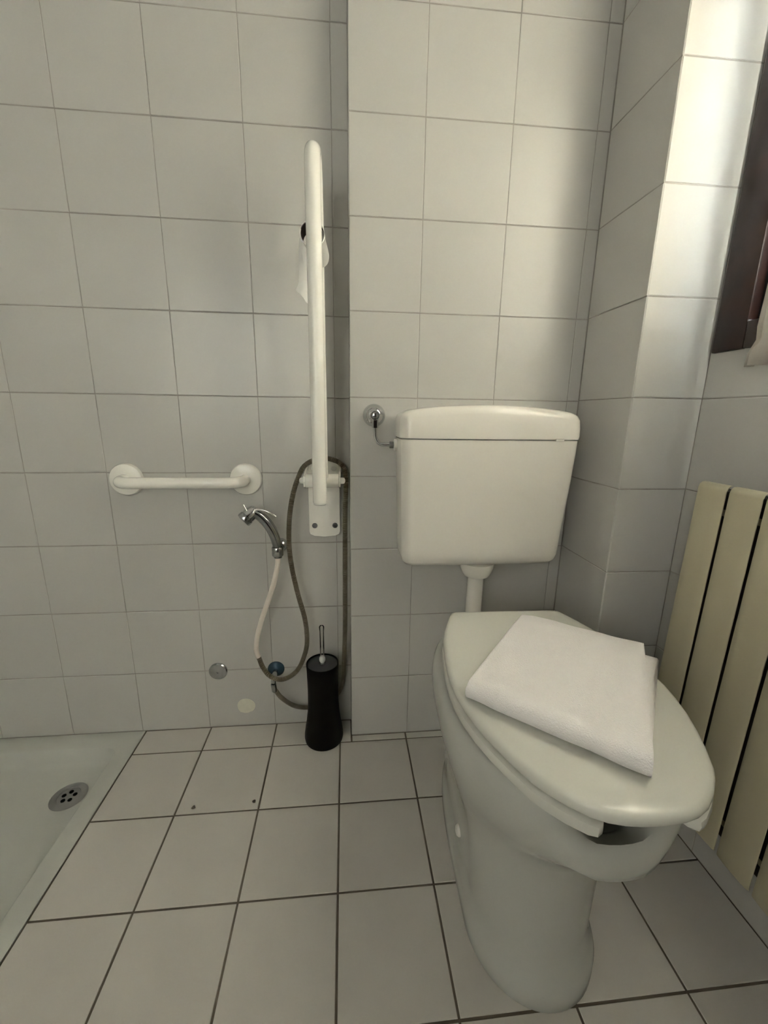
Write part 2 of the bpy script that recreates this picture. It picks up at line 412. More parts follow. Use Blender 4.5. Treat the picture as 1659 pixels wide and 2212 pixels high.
# ------------------------------------------------------------------ curtain
def curtain():
    root = empty('curtain', (.760, -.40, 1.052))
    tag(root, 'cream curtain with frilled hem hanging in front of the dark wooden window frame', 'curtain')
    ny, nz = 150, 44; V = []; F = []
    y0, y1, zt, zb = -.004, -.600, 1.02, 0.0
    for j in range(nz+1):
        t = j/nz; z = zt+(zb-zt)*t
        for i in range(ny+1):
            s = i/ny; fl = min(1, max(0, (t-.955)/.02))
            lean = .034*max(0, 1-t)**.8*0 + .010*math.sin(t*7)*(1-s)
            gather = 1.0 - .06*math.exp(-((t-.952)/.012)**2)
            y = (y0 + (y1-y0)*s)*gather + lean*.4 - .006*math.exp(-((t-.95)/.01)**2)
            amp = .007+.006*fl
            x = amp*math.sin(s*PI*2*17+.7*math.sin(t*3)) + .004*math.sin(s*37+t*9)
            V.append(Vector((x-.006*fl, y, z)))
    for j in range(nz):
        for i in range(ny):
            a = j*(ny+1)+i; F.append((a, a+1, a+ny+2, a+ny+1))
    c = mesh('cloth', V, F, M_curtain, root)
    so = c.modifiers.new('thick', 'SOLIDIFY'); so.thickness = .0012
    tube('rod', [(0.004, .02, 1.02), (0.004, -.2, 1.02), (0.004, -.86, 1.02)], .006, M_wood, root, n=2)
    for yy in (.015, -.84):
        box('rod_bracket', .004, .0245, yy-.006, yy+.006, 1.012, 1.028, M_wood, root, .001)
curtain()

# ------------------------------------------------------------------ shower tray
def rrect(x0, x1, y0, y1, r, z, n=6):
    P = []
    for (cx, cy, a0) in ((x1-r, y1-r, 0), (x0+r, y1-r, PI/2), (x0+r, y0+r, PI), (x1-r, y0+r, 1.5*PI)):
        for k in range(n+1):
            a = a0+PI/2*k/n; P.append(Vector((cx+r*math.cos(a), cy+r*math.sin(a), z)))
    return P
tray = empty('shower_tray', (-1.0, -.5, -.10))
tag(tray, 'white shower tray set flush in the floor in the left corner', 'shower tray')
def loc(P, o): return [p-Vector(o) for p in P]
x0, x1, y0, y1 = LX+.001, TX+.001, -.999, -.001
rings = [rrect(x0, x1, y0, y1, .004, -.098), rrect(x0, x1, y0, y1, .004, .000), rrect(x0+.003, x1-.003, y0+.003, y1-.003, .005, .002),
         rrect(x0+.044, x1-.044, y0+.044, y1-.056, .035, .002), rrect(x0+.049, x1-.048, y0+.049, y1-.060, .035, -.001),
         rrect(x0+.062, x1-.060, y0+.062, y1-.068, .032, -.034), rrect(x0+.075, x1-.072, y0+.075, y1-.078, .03, -.043),
         rrect(x0+.12, x1-.12, y0+.12, y1-.12, .03, -.0455)]
V, F = loft(rings)
mesh('basin', loc(V, (-1.0, -.5, -.10)), F, M_tray, tray)
dr = (-.718, -.176, -.0445)
V, F = lathe([(.0, .0005), (.040, .0005), (.043, .002), (.038, .0045), (.027, .0035), (.026, .0015), (0.001, .0015)], 40, (dr[0]+1.0, dr[1]+.5, dr[2]+.10), cap=False)
mesh('drain_ring', V, F, M_brushed, tray)
parts = []
for k in range(5):
    a = 2*PI*k/5+.4
    parts.append(lathe([(.0052, .0014), (.0052, .0021), (.001, .0021)], 12, (dr[0]+1+.014*math.cos(a), dr[1]+.5+.014*math.sin(a), dr[2]+.10)))
V, F = join(parts); mesh('drain_holes', V, F, M_black, tray)

# ------------------------------------------------------------------ toilet
TO = Vector((.3725, -.55, 0)); TR = math.radians(-1.5)
toilet = empty('toilet', TO, TR)
tag(toilet, 'white floor-standing toilet with closed lid below the wall cistern', 'toilet')
def smooth01(x): x = min(1, max(0, x)); return x*x*(3-2*x)
def outline(a, yf, yb, yc, n=72, nb=3.2, nf=2.0):
    """closed outline, t=0 at +x; front is -y"""
    P = []
    for k in range(n):
        t = 2*PI*k/n; c, s = math.cos(t), math.sin(t)
        e_ = nb if s > 0 else nf
        x = a*math.copysign(abs(c)**(2/e_), c)
        y = yc+((yb-yc)*abs(s)**(2/e_) if s > 0 else -(yc-yf)*abs(s)**(2/e_))
        P.append((x, y, t))
    return P
# a, front, back, centre, z, dip weight, extra dip
R_ = [(.115, -.148, .38, -.02, .000, 0, 0), (.117, -.150, .38, -.02, .004, 0, 0), (.117, -.150, .38, -.02, .030, 0, 0), (.114, -.146, .38, -.02, .042, 0, 0),
      (.108, -.137, .38, -.02, .054, 0, 0), (.107, -.132, .38, -.02, .10, 0, 0), (.112, -.128, .38, -.02, .17, 0, 0), (.117, -.129, .37, -.01, .235, 0, 0),
      (.131, -.137, .36, .00, .285, 0, 0), (.153, -.155, .34, .01, .325, 0, 0), (.169, -.184, .32, .01, .360, .10, 0), (.181, -.207, .31, .01, .395, .40, 0),
      (.189, -.219, .305, .01, .430, .90, 0), (.1915, -.2225, .30, .01, .452, 1, 0), (.190, -.2215, .30, .01, .466, 1, 0), (.185, -.216, .295, .01, .476, 1, 0),
      (.176, -.208, .285, .01, .480, 1, 0), (.158, -.197, .27, .01, .479, 1, .005), (.140, -.182, .14, .01, .474, 1, .010), (.125, -.172, .10, .00, .466, 1, .011),
      (.118, -.167, .09, -.01, .452, 1, .012), (.113, -.150, .08, -.01, .41, .5, .005), (.085, -.10, .04, -.02, .33, 0, 0), (.045, -.05, .03, -.01, .25, 0, 0), (.02, -.02, .02, .0, .24, 0, 0)]
rings = []
for (a, yf, yb, ycn, z, w, ex) in R_:
    ring = []
    nf = 2.0
    nb = 3.2 if z < .36 else 2.5
    for (x, y, t) in outline(a, yf, yb, ycn, nb=nb, nf=nf):
        da = abs(((t-1.5*PI+PI) % (2*PI))-PI)        # angle from the front
        d = 1-smooth01((da-math.radians(9))/math.radians(26))
        sh = -(.011+.005*smooth01((z-.03)/.06))*(1-smooth01((z-.26)/.14))
        ring.append(Vector((x+sh, y, z-d*(w*.050+ex))))
    rings.append(ring)
V, F = loft(rings)
mesh('bowl', V, F, M_ceramic, toilet)
V, F = lathe([(.050, 0), (.001, .0005)], 32, (0, -.01, .2665)); mesh('water', V, F, M_gap, toilet)
# lid outline, measured: (y, half width)
LT = [(-.254, .0), (-.2535, .018), (-.2515, .036), (-.247, .054), (-.2395, .070), (-.2248, .0895), (-.2083, .1060), (-.1933, .1180), (-.1617, .1350), (-.1301, .1495), (-.0985, .1612), (-.0669, .1697), (-.0353, .1752),
      (-.0038, .1772), (.0278, .1762), (.0594, .1733), (.1226, .1645), (.1542, .1560), (.1857, .1447), (.2173, .1316), (.232, .1245)]
def lid_ring(z, off, back=.236):
    P = []
    L = LT[:]
    pts = [Vector((hw, y, 0)) for (y, hw) in L]
    # offset inwards along the normal (right half), then mirror
    out = []
    for i, p in enumerate(pts):
        a = pts[max(0, i-1)]; b = pts[min(len(pts)-1, i+1)]
        if i == 0: nrm = Vector((0, -1, 0))
        else:
            d = (b-a).normalized(); nrm = Vector((d.y, -d.x, 0))
        q = p - nrm*off
        out.append(Vector((max(0, q.x), q.y, z)))
    out.append(Vector((.117-off, back-off*.6, z)))
    right = out; left = [Vector((-p.x, p.y, p.z)) for p in reversed(out[1:])]
    n = 9; wb = right[-1].x
    backs = [Vector((wb-2*wb*k/n, back-off*.6+.001, z)) for k in range(1, n)]
    return right + backs + left
# lid: flat slab with rolled edge
rings = [lid_ring(.5165, .006), lid_ring(.5145, .001), lid_ring(.5185, -.0005), lid_ring(.5245, .000), lid_ring(.5285, .003), lid_ring(.5300, .0075), lid_ring(.5305, .02), lid_ring(.5310, .06)]
V, F = loft(rings); mesh('lid', V, F, M_lid, toilet)
# seat: open-front ring under the lid
def seat():
    n = len(LT); pts = [(y, hw) for (y, hw) in LT if hw > .062 or y > 0]
    prof = [(-.0005, .491), (-.002, .499), (-.0005, .5055), (.005, .5095), (.040, .5100), (.048, .505), (.048, .496), (.040, .4895), (.007, .4870)]
    full = []
    P3 = [Vector((hw, y, 0)) for (y, hw) in LT]
    idx = [i for i, (y, hw) in enumerate(LT) if hw >= .064 or y > 0]
    sec = []
    for i in idx:
        a = P3[i-1]; b = P3[min(len(P3)-1, i+1)]; d = (b-a).normalized(); nr = Vector((d.y, -d.x, 0))
        sec.append((P3[i], nr))
    sec.append((Vector((.116, .236, 0)), Vector((.9, .4, 0)).normalized()))
    sec.append((Vector((.100, .243, 0)), Vector((0, 1, 0))))
    path = [(p, nr) for p, nr in sec] + [(Vector((-p.x, p.y, 0)), Vector((-nr.x, nr.y, 0))) for p, nr in reversed(sec)]
    rings = []
    m = len(path)
    for i, (p, nr) in enumerate(path):
        ends = [(0, .72, 0), (1, .93, 0)]
        sc = 1.0
        ring = []
        for (o, z) in prof:
            ring.append(p - nr*o + Z*z)
        if i in (0, m-1):
            c = sum(ring, Vector())/len(ring)
            d = (path[1][0]-path[0][0]).normalized() if i == 0 else (path[m-2][0]-path[m-1][0]).normalized()
            rr = [c+(q-c)*.62 - d*.014 for q in ring]; rm = [c+(q-c)*.88 - d*.010 for q in ring]
            rings += ([rr, rm, ring] if i == 0 else [ring, rm, rr])
        else: rings.append(ring)
    V, F = loft(rings); mesh('seat', V, F, M_lid, toilet)
    for sx in (-1, 1):
        for (y, hw) in ((-.14, .118), (.10, .145)):
            V, F = lathe([(.008, .474), (.008, .492)], 14, (sx*hw, y, 0)); mesh('bumper', V, F, M_white, toilet)
seat()
for sx in (-1, 1):
    V, F = lathe([(.013, -.028), (.015, -.026), (.015, .026), (.013, .028)], 20, (sx*.075, .250, .503), axis='X')
    V2, F2 = lathe([(.012, .484), (.012, .50)], 20, (sx*.075, .250, 0))
    mesh('hinge', *join([(V, F), (V2, F2)]), M_chrome, toilet)
# cap over the floor fixing screw on each flank
for sx in (-1, 1):
    V, F = lathe([(.0115, -.004), (.0115, .003), (.009, .0065), (.004, .008)], 24, (sx*.1085-.016, .062, .128), axis=(Y, Z, X*sx))
    mesh('screw_cap', V, F, M_white, toilet)

# ------------------------------------------------------------------ cistern
CX = .3665
cis = empty('toilet_cistern', (CX, -.07, .60))
tag(cis, 'cream-white wall-hung toilet cistern above the toilet', 'cistern')
def crect(w0, yb, yfr, r, z, bulge=.0, n=7):
    """rounded rectangle, front slightly bowed"""
    P = []
    rb = .006
    for (cx, cy, a0, rr) in ((w0-r, yfr+r, -PI/2, r), (w0-rb, yb-rb, 0, rb), (-w0+rb, yb-rb, PI/2, rb), (-w0+r, yfr+r, PI, r)):
        for k in range(n+1):
            a = a0+PI/2*k/n; P.append(Vector((cx+rr*math.cos(a), cy+rr*math.sin(a), z)))
        if a0 == PI:
            pass
    # straight front edge points with bow
    m = 10
    xs = -w0+r; xe = w0-r
    for k in range(1, m):
        x = xs+(xe-xs)*k/m; P.append(Vector((x, yfr-bulge*(1-(2*k/m-1)**2), z)))
    return P
prof = [(.172, .060, .580), (.186, .030, .5815), (.196, .014, .587), (.2025, .006, .597), (.2050, .002, .612), (.2060, .001, .635), (.209, .0, .72), (.2120, .0, .80), (.2145, .0, .87), (.2155, .0, .902), (.2120, .003, .9035)]
rings = []
for (w, ins, z) in prof:
    d = .112 + .016*smooth01((z-.60)/.30)
    rings.append([p-Vector((0, 0, .60)) for p in crect(w, .001+0, -d+ins, .026, z, .004)])
# shift so that the back touches the wall
V, F = loft(rings)
body = mesh('tank', [v for v in V], F, M_plastic, cis)
rings = []
for (w, ins, z) in [(.2120, .004, .9050), (.2175, -.001, .9052), (.2185, -.002, .912), (.2185, -.001, .930), (.2170, .001, .948), (.213, .005, .9575), (.204, .012, .963), (.185, .028, .966), (.15, .05, .967)]:
    d = .128
    ring = []
    for p in crect(w, .001, -d+ins, .028, z, .006):
        crown = .0165*(1-(p.x/.22)**2)*smooth01((z-.915)/.045)
        q = p-Vector((0, 0, .60)); q.z += crown; ring.append(q)
    rings.append(ring)
V, F = loft(rings); mesh('cistern_lid', V, F, M_plastic, cis)
box('lid_catch', .148, .169, -.1335, -.128, .302, .3075, M_plastic, cis, .0012)
# boss and flush bend
V, F = lathe([(.046, .003), (.045, -.010), (.038, -.028), (.034, -.0345), (.024, -.036)], 36, (0.002, -.062, -.021)); mesh('outlet_nut', V, F, M_plastic, cis)
V, F = lathe([(.0145, 0), (.0145, .012), (.012, .0125)], 24, (-.222+0, -.03, .284), axis='X')
mesh('inlet_boss', V, F, M_white, cis)
fp = tube('flush_pipe', [(CX+.002, -.13, .548), (CX+.002, -.13, .50), (CX+.001, -.131, .455), (CX, -.137, .425), (CX, -.155, .405), (CX, -.185, .400), (CX-.001, -.232, .400)], .0215, M_plastic, seg=28)
tag(fp, 'white plastic flush pipe running from cistern down to toilet', 'pipe')

# ------------------------------------------------------------------ stop valve and feed pipe
va = empty('stop_valve', (.0955, MY, .955))
tag(va, 'round chrome stop valve on the wall left of the cistern, with feed pipe', 'valve')
V, F = lathe([(.0285, 0), (.0285, .003), (.0255, .010), (.017, .019), (.013, .022)], 40, (0, 0, 0), axis='-Y'); mesh('rosette', V, F, M_chrome, va)
V, F = lathe([(.012, .021), (.0125, .036), (.010, .040), (.0095, .034)], 30, (0, 0, 0), axis='-Y'); mesh('valve_body', V, F, M_chrome, va)
V, F = lathe([(.0088, .034), (.0088, .042), (.006, .046), (.002, .047)], 24, (0, 0, 0), axis='-Y'); mesh('screw_cover', V, F, M_dchrome, va)
V, F = lathe([(.0080, -.030), (.0080, -.010)], 6, (.001, -.030, 0)); mesh('outlet_collar', V, F, M_chrome, va)
tube('feed_pipe', [(.001, -.030, -.022), (.0015, -.030, -.040), (.0035, -.030, -.056), (.011, -.031, -.068), (.024, -.032, -.0715), (.036, -.032, -.0715), (.043, -.032, -.0715)], .0048, M_chrome, va)
V, F = lathe([(.0085, 0), (.0095, .001), (.0095, .010), (.0085, .011)], 6, (.037, -.032, -.0715), axis='X'); mesh('nut', V, F, M_dchrome, va)

# ------------------------------------------------------------------ towel
def towel():
    z0 = .5318
    o = Vector((.2035, -.6100, z0)); T = Vector((.752, -.659, 0)).normalized(); Sx = Vector((.640, .768, 0)).normalized()
    L = .233
    def prof(nh=1):
        P = []
        top, bot = .286, .290
        h = .034
        for k in range(9): P.append((bot*(1-k/9)+.018*(k/9), 0.0 + (.001 if k in (1,) else 0)))
        for k in range(9):
            a = -PI/2-PI*k/8; P.append((.018+.0185*math.cos(a), h/2+h/2*math.sin(a)))
        for k in range(1, 10): P.append((.018+(top-.018)*k/9, h))
        P += [(top+.006, h-.004), (top+.007, h-.009), (top+.004, h-.0145)]
        for k in range(1, 10): P.append((top+(.03-top)*k/9, h-.0165))
        P.append((.026, h-.0175))
        for k in range(0, 9): P.append((.03+(bot-.03)*k/9, h-.0185))
        P += [(bot+.003, h-.021), (bot+.006, .009), (bot+.005, .003)]
        return P
    pr = prof(); n = len(pr); rings = []
    nt_ = 26
    for i in range(-2, nt_+3):
        t = min(nt_, max(0, i))/nt_
        inset = {-2: .006, -1: .0022, nt_+1: .0022, nt_+2: .006}.get(i, 0)
        ring = []
        cx = sum(p[0] for p in pr)/n
        for (s, z) in pr:
            low = 1-smooth01((z-.010)/.008)
            shift = .006*low*smooth01(s/.28-.15) if t > .5 else 0
            tt = t*L + shift*((t-.5)*2 if t > .5 else 0)
            ez = {-2: -.0022, nt_+2: -.0022}.get(i, 0)
            pad = .004 if i in (-2, nt_+2) else (.0015 if i in (-1, nt_+1) else 0)
            e_ = {-2: -.004, -1: -.0035, nt_+1: .0035, nt_+2: .004}.get(i, 0)
            hi_ = smooth01((z-.012)/.006)
            tt = (tt+e_)*(1-(.02+.085*hi_)*s/.286)
            p = o + T*tt + Sx*s + T.cross(Z)*0 + Sx*(.016*hi_*(s/.286)*(tt/L))
            zz = z + (ez if z > .025 else 0)
            # soft sag and puckers
            zz += .0016*noise.noise(Vector((p.x*16, p.y*16, 0)))*smooth01(z/.02)
            if z > .02: zz -= .004*smooth01((s-.20)/.1)
            zz -= .003*smooth01((.03-abs(t-.0)*.3)/.03)*smooth01((z-.02)/.01)
            p = p + Sx*(.003*noise.noise(Vector((tt*22, z*30, 3.1))))
            p.z = z0+max(zz, 0.0)
            ring.append(p-o)
        rings.append(ring)
    V, F = loft(rings)
    ob = mesh('folded_towel', V, F, M_towel); ob.location = o
    try: ob.data.set_sharp_from_angle(angle=PI)
    except Exception: pass
    tag(ob, 'folded white terry towel lying on the toilet lid', 'towel')
towel()

# ------------------------------------------------------------------ short grab bar
gb = empty('grab_bar', (-.40, 0, .7815))
tag(gb, 'short horizontal white grab bar fixed to the tiles with two round flanges', 'grab bar')
for sx in (-.1535, .1535):
    V, F = lathe([(.0430, 0.0003), (.0430, .004), (.0405, .010), (.035, .0125), (.016, .013)], 48, (sx, 0, 0), axis='-Y'); mesh('flange', V, F, M_enamel, gb)
def arc_pts():
    P = [(-.1535, -.010, 0), (-.1535, -.030, 0)]
    r = .036
    for k in range(1, 9):
        a = PI/2*k/8; P.append((-.1535+r-r*math.cos(a), -.030-r*math.sin(a), 0))
    P += [(-.06, -.066, 0), (0, -.066, 0)]
    return P
h = arc_pts(); full = h + [(-x, y, z) for (x, y, z) in reversed(h[:-1])]
tube('rail', full, .0145, M_enamel, gb, n=3, seg=28)

# ------------------------------------------------------------------ fold-up grab bar
fb = empty('folding_grab_bar', (-.037, 0, .60))
tag(fb, 'tall white fold-up grab bar standing upright against the tiles', 'grab bar')
AX = 0.0
# wall plate with rounded foot
bm = bmesh.new()
P = [(-.044, .232), (.044, .232)]
outl = [Vector((.0435, 0, .205)), Vector((.040, 0, .222)), Vector((.028, 0, .232)), Vector((-.028, 0, .232)), Vector((-.040, 0, .222)), Vector((-.0435, 0, .205)), Vector((-.0435, 0, .034)), Vector((-.041, 0, .026)),
        Vector((-.030, 0, .0205)), Vector((0, 0, .018)), Vector((.030, 0, .0205)), Vector((.041, 0, .026)), Vector((.0435, 0, .034))]
rings = []
for (y, sc) in ((-.0004, 1.0), (-.010, 1.0), (-.0125, .975)):
    rings.append([Vector((v.x*sc, y, .125+(v.z-.125)*(1-(1-sc)*.5))) for v in outl])
V, F = loft(rings); mesh('wall_plate', V, F, M_enamel, fb)
for (sx, sz) in ((-.0275, .052), (.0290, .052), (.028, .213), (-.028, .213)):
    V, F = lathe([(.0075, .0115), (.0075, .0145), (.006, .016), (.004, .016), (.0035, .0140)], 20, (sx, 0, sz), axis='-Y'); mesh('bolt', V, F, M_bolt if sz < .1 else M_white, fb)
# hinge lugs and pin
for sx in (-.0445, .0445):
    V, F = loft([[Vector((sx+dx, y, z)) for (y, z) in ((-.012, .158), (-.012, .218), (-.075, .208), (-.098, .203), (-.102, .190), (-.095, .176), (-.07, .168))] for dx in (-.0022, .0022)])
    mesh('hinge_lug', V, F, M_enamel, fb)
V, F = lathe([(.0165, -.0425), (.0178, -.041), (.0178, .041), (.0165, .0425)], 32, (0, -.082, .190), axis='X'); mesh('hinge_barrel', V, F, M_enamel, fb)
for sx in (-1, 1):
    V, F = lathe([(.0085, .046), (.0085, .050), (.0075, .056), (.003, .0585)], 20, (0, -.082, .190), axis=(Y, Z, X*sx)); mesh('pin_cap', V, F, M_white, fb)
    V, F = lathe([(.0055, .0425), (.0055, .047)], 16, (0, -.082, .190), axis=(Y, Z, X*sx)); mesh('pin', V, F, M_white, fb)
# the folded tube: long loop, front limb ends in a plug below the hinge
zt = .822; yF, yB = -.198, -.104; rr = (yB-yF)/2; yc_ = (yF+yB)/2
pts = [Vector((0, yF, .158)), Vector((0, yF, .19)), Vector((0, yF, .30)), Vector((0, yF, .5)), Vector((0, yF, .7)), Vector((0, yF, zt-.004))]
for k in range(1, 16):
    a = PI*k/16; pts.append(Vector((0, yc_-rr*math.cos(a), zt+rr*math.sin(a))))
pts += [Vector((0, yB, zt-.004)), Vector((0, yB, .7)), Vector((0, yB, .5)), Vector((0, yB, .3)), Vector((0, yB, .225)), Vector((0, -.096, .205)), Vector((0, -.086, .193))]
path = []
for i in range(len(pts)-1):
    path.append(pts[i]); 
path.append(pts[-1])
V, F = sweep(path, .0158, 28); mesh('rail', V, F, M_enamel, fb)
V, F = lathe([(.0125, -.0035), (.0150, -.002), (.0152, .002)], 28, (0, yF, .156)); mesh('end_plug', V, F, M_white, fb)
tube('cross_stay', [(0, yF+.012, .205), (0, -.15, .205), (0, -.096, .198)], .009, M_enamel, fb, n=3)

# ------------------------------------------------------------------ toilet paper on the bar
RZ = 1.3155
ro = empty('toilet_roll', (-.0415, -.155, RZ))
tag(ro, 'nearly empty toilet roll hanging behind the upright grab bar', 'toilet paper')
tube('spindle_arm', [(-.0045, -.030, 0.0), (-.0045, -.010, 0.0), (-.0045, .035, 0.0)], .006, M_enamel, fb, n=2).location = (0, -.152, RZ-.60-.016)
V, F = lathe([(.0228, -.026), (.0236, -.026), (.0236, .022), (.0228, .022)], 40, (0, 0, 0), axis='-Y', cap=False)
V = V; n_ = 40
F += [(k, (k+1) % n_, 3*n_+(k+1) % n_, 3*n_+k) for k in range(n_)]
mesh('core', V, F, M_core, ro)
def ribbon(name, prof, y0, y1, th, material, parent, ny=8, wave=.0):
    Pp = catmull([Vector((x, 0, z)) for x, z in prof], 5); m = len(Pp); V = []; F = []
    for side in (0, 1):
        for j in range(ny+1):
            yy = y0+(y1-y0)*j/ny
            for i, p in enumerate(Pp):
                d = (Pp[min(m-1, i+1)]-Pp[max(0, i-1)]).normalized(); nr = Vector((-d.z, 0, d.x))
                q = p + nr*(th*side) + Vector((wave*math.sin(yy*60+i*.2)*i/m, yy + wave*2*math.sin(i*.3), 0)); V.append(q)
    K = (ny+1)*m
    for j in range(ny):
        for i in range(m-1):
            a = j*m+i; F.append((a, a+1, a+m+1, a+m)); b = K+a; F.append((b, b+m, b+m+1, b+1))
    for i in range(m-1):
        F.append((i, K+i, K+i+1, i+1)); e_ = ny*m+i; F.append((e_, e_+1, K+e_+1, K+e_))
    for j in range(ny):
        a = j*m; F.append((a, a+m, K+a+m, K+a)); b = j*m+m-1; F.append((b, K+b, K+b+m, b+m))
    return mesh(name, V, F, material, parent)
wrap = []
for k in range(0, 29):
    a = 2*PI*k/24 + PI*.9; wrap.append((.0246*math.cos(a)+.0012*k/29*math.cos(a), .0246*math.sin(a)+.0012*k/29*math.sin(a)))
ribbon('paper', wrap, -.024, .027, .0012, M_paper, ro, 4)
# loose end hanging on the left, curling flap on the right
def sheet(name, outline, yfun, th, material, parent):
    R1 = [Vector((x, yfun(x, z), z)) for x, z in outline]; n = len(R1)
    V = []; F = []
    cx = sum(p[0] for p in outline)/n; cz = sum(p[1] for p in outline)/n
    for side in (0, 1):
        V += [p + Vector((0, th*side, 0)) for p in R1]
        V += [Vector((cx+(x-cx)*.5, yfun(cx+(x-cx)*.5, cz+(z-cz)*.5)+th*side, cz+(z-cz)*.5)) for x, z in outline]
        V.append(Vector((cx, yfun(cx, cz)+th*side, cz)))
    K = 2*n+1
    for k in range(n):
        k2 = (k+1) % n
        for o in (0, K):
            F += [(o+k, o+k2, o+n+k2, o+n+k), (o+n+k, o+n+k2, o+2*n)]
        F.append((k, K+k, K+k2, k2))
    return mesh(name, V, F, material, parent)
# torn end hanging down on the left and a curled flap on the right, both turned towards the room
oc = [(p.x, p.y) for p in catmull([(-.0262, .004, 0), (-.0285, -.03, 0), (-.0300, -.065, 0), (-.0330, -.090, 0), (-.0375, -.104, 0), (-.0300, -.110, 0), (-.0225, -.118, 0), (-.0150, -.128, 0), (.004, -.130, 0), (.008, -.06, 0), (.004, -.028, 0), (-.012, -.0255, 0), (-.0235, -.012, 0)], 4)]
sheet('loose_end', oc, lambda x, z: -.010+.25*(x+.01)+.006*math.sin(z*50), .0008, M_paper, ro)
oc = [(p.x, p.y) for p in catmull([(.0185, .0165, 0), (.0245, .0050, 0), (.0275, -.012, 0), (.0315, -.028, 0), (.0335, -.040, 0), (.0300, -.052, 0), (.0200, -.059, 0), (.0080, -.062, 0), (-.004, -.060, 0), (-.004, -.030, 0), (.012, -.0215, 0), (.0225, -.010, 0)], 4)]
sheet('flap', oc, lambda x, z: -.014-.20*(x-.01)+.005*math.sin(z*60), .0008, M_paper, ro)

# ------------------------------------------------------------------ bidet sprayer
hh = empty('sprayer_holder', (-.163, 0, .590))
tag(hh, 'small round chrome wall holder behind the bidet sprayer handle', 'holder')
V, F = lathe([(.0195, .0003), (.0195, .006), (.016, .012), (.010, .016), (.010, .038)], 32, (0.001, 0, .004), axis='-Y'); mesh('rosette', V, F, M_chrome, hh)
V, F = lathe([(.0140, -.013), (.0155, -.011), (.0155, .011), (.0140, .013), (.0118, .012), (.0118, -.012)], 28, (0, -.053, .002)); F = F[:-2]; n_ = 28
F += [(k, (k+1) % n_, 5*n_+(k+1) % n_, 5*n_+k) for k in range(n_)]
mesh('cradle', V, F, M_dchrome, hh)
sp = empty('bidet_sprayer', (-.163, -.053, .590))
tag(sp, 'chrome hand-held bidet sprayer with trigger lever on wall', 'sprayer')
hp = catmull([(0.0, 0, -.016), (0, 0, .010), (-.004, 0, .035), (-.013, -.001, .062), (-.027, -.002, .086), (-.042, -.003, .102), (-.055, -.004, .110)], 6)
rad = [.0112+.0012*math.sin(min(1, i/len(hp))*PI*.9)+.002*(i/len(hp)) for i in range(len(hp))]
V, F = sweep(hp, rad, 24); mesh('handle', V, F, M_dchrome, sp)
ax_n = Vector((-.70, -.38, -.60)).normalized(); ax_u = ax_n.cross(Y).normalized(); ax_v = ax_n.cross(ax_u)
V, F = lathe([(.005, -.021), (.0135, -.017), (.0175, -.008), (.0188, .004), (.0188, .012)], 32, (-.064, -.004, .108), axis=(ax_u, ax_v, ax_n)); mesh('head', V, F, M_chrome, sp)
V, F = lathe([(.0180, .0125), (.0200, .013), (.0205, .023), (.0185, .0270), (.014, .0275), (.001, .0268)], 32, (-.064, -.004, .108), axis=(ax_u, ax_v, ax_n)); mesh('spray_face', V, F, M_dchrome, sp)
lv = catmull([(-.0790, -.012, .1345), (-.0745, -.014, .126), (-.070, -.016, .117), (-.068, -.018, .108)], 4)
V1, F1 = sweep(lv, [.0015+.0012*i/len(lv) for i in range(len(lv))], 10)
lv = catmull([(-.050, -.010, .1195), (-.036, -.012, .1205), (-.020, -.014, .1165), (-.006, -.015, .1085), (.002, -.015, .102)], 5)
V2, F2 = sweep(lv, .0031, 12)
mesh('trigger_lever', *join([(V1, F1), (V2, F2)]), M_chrome, sp)

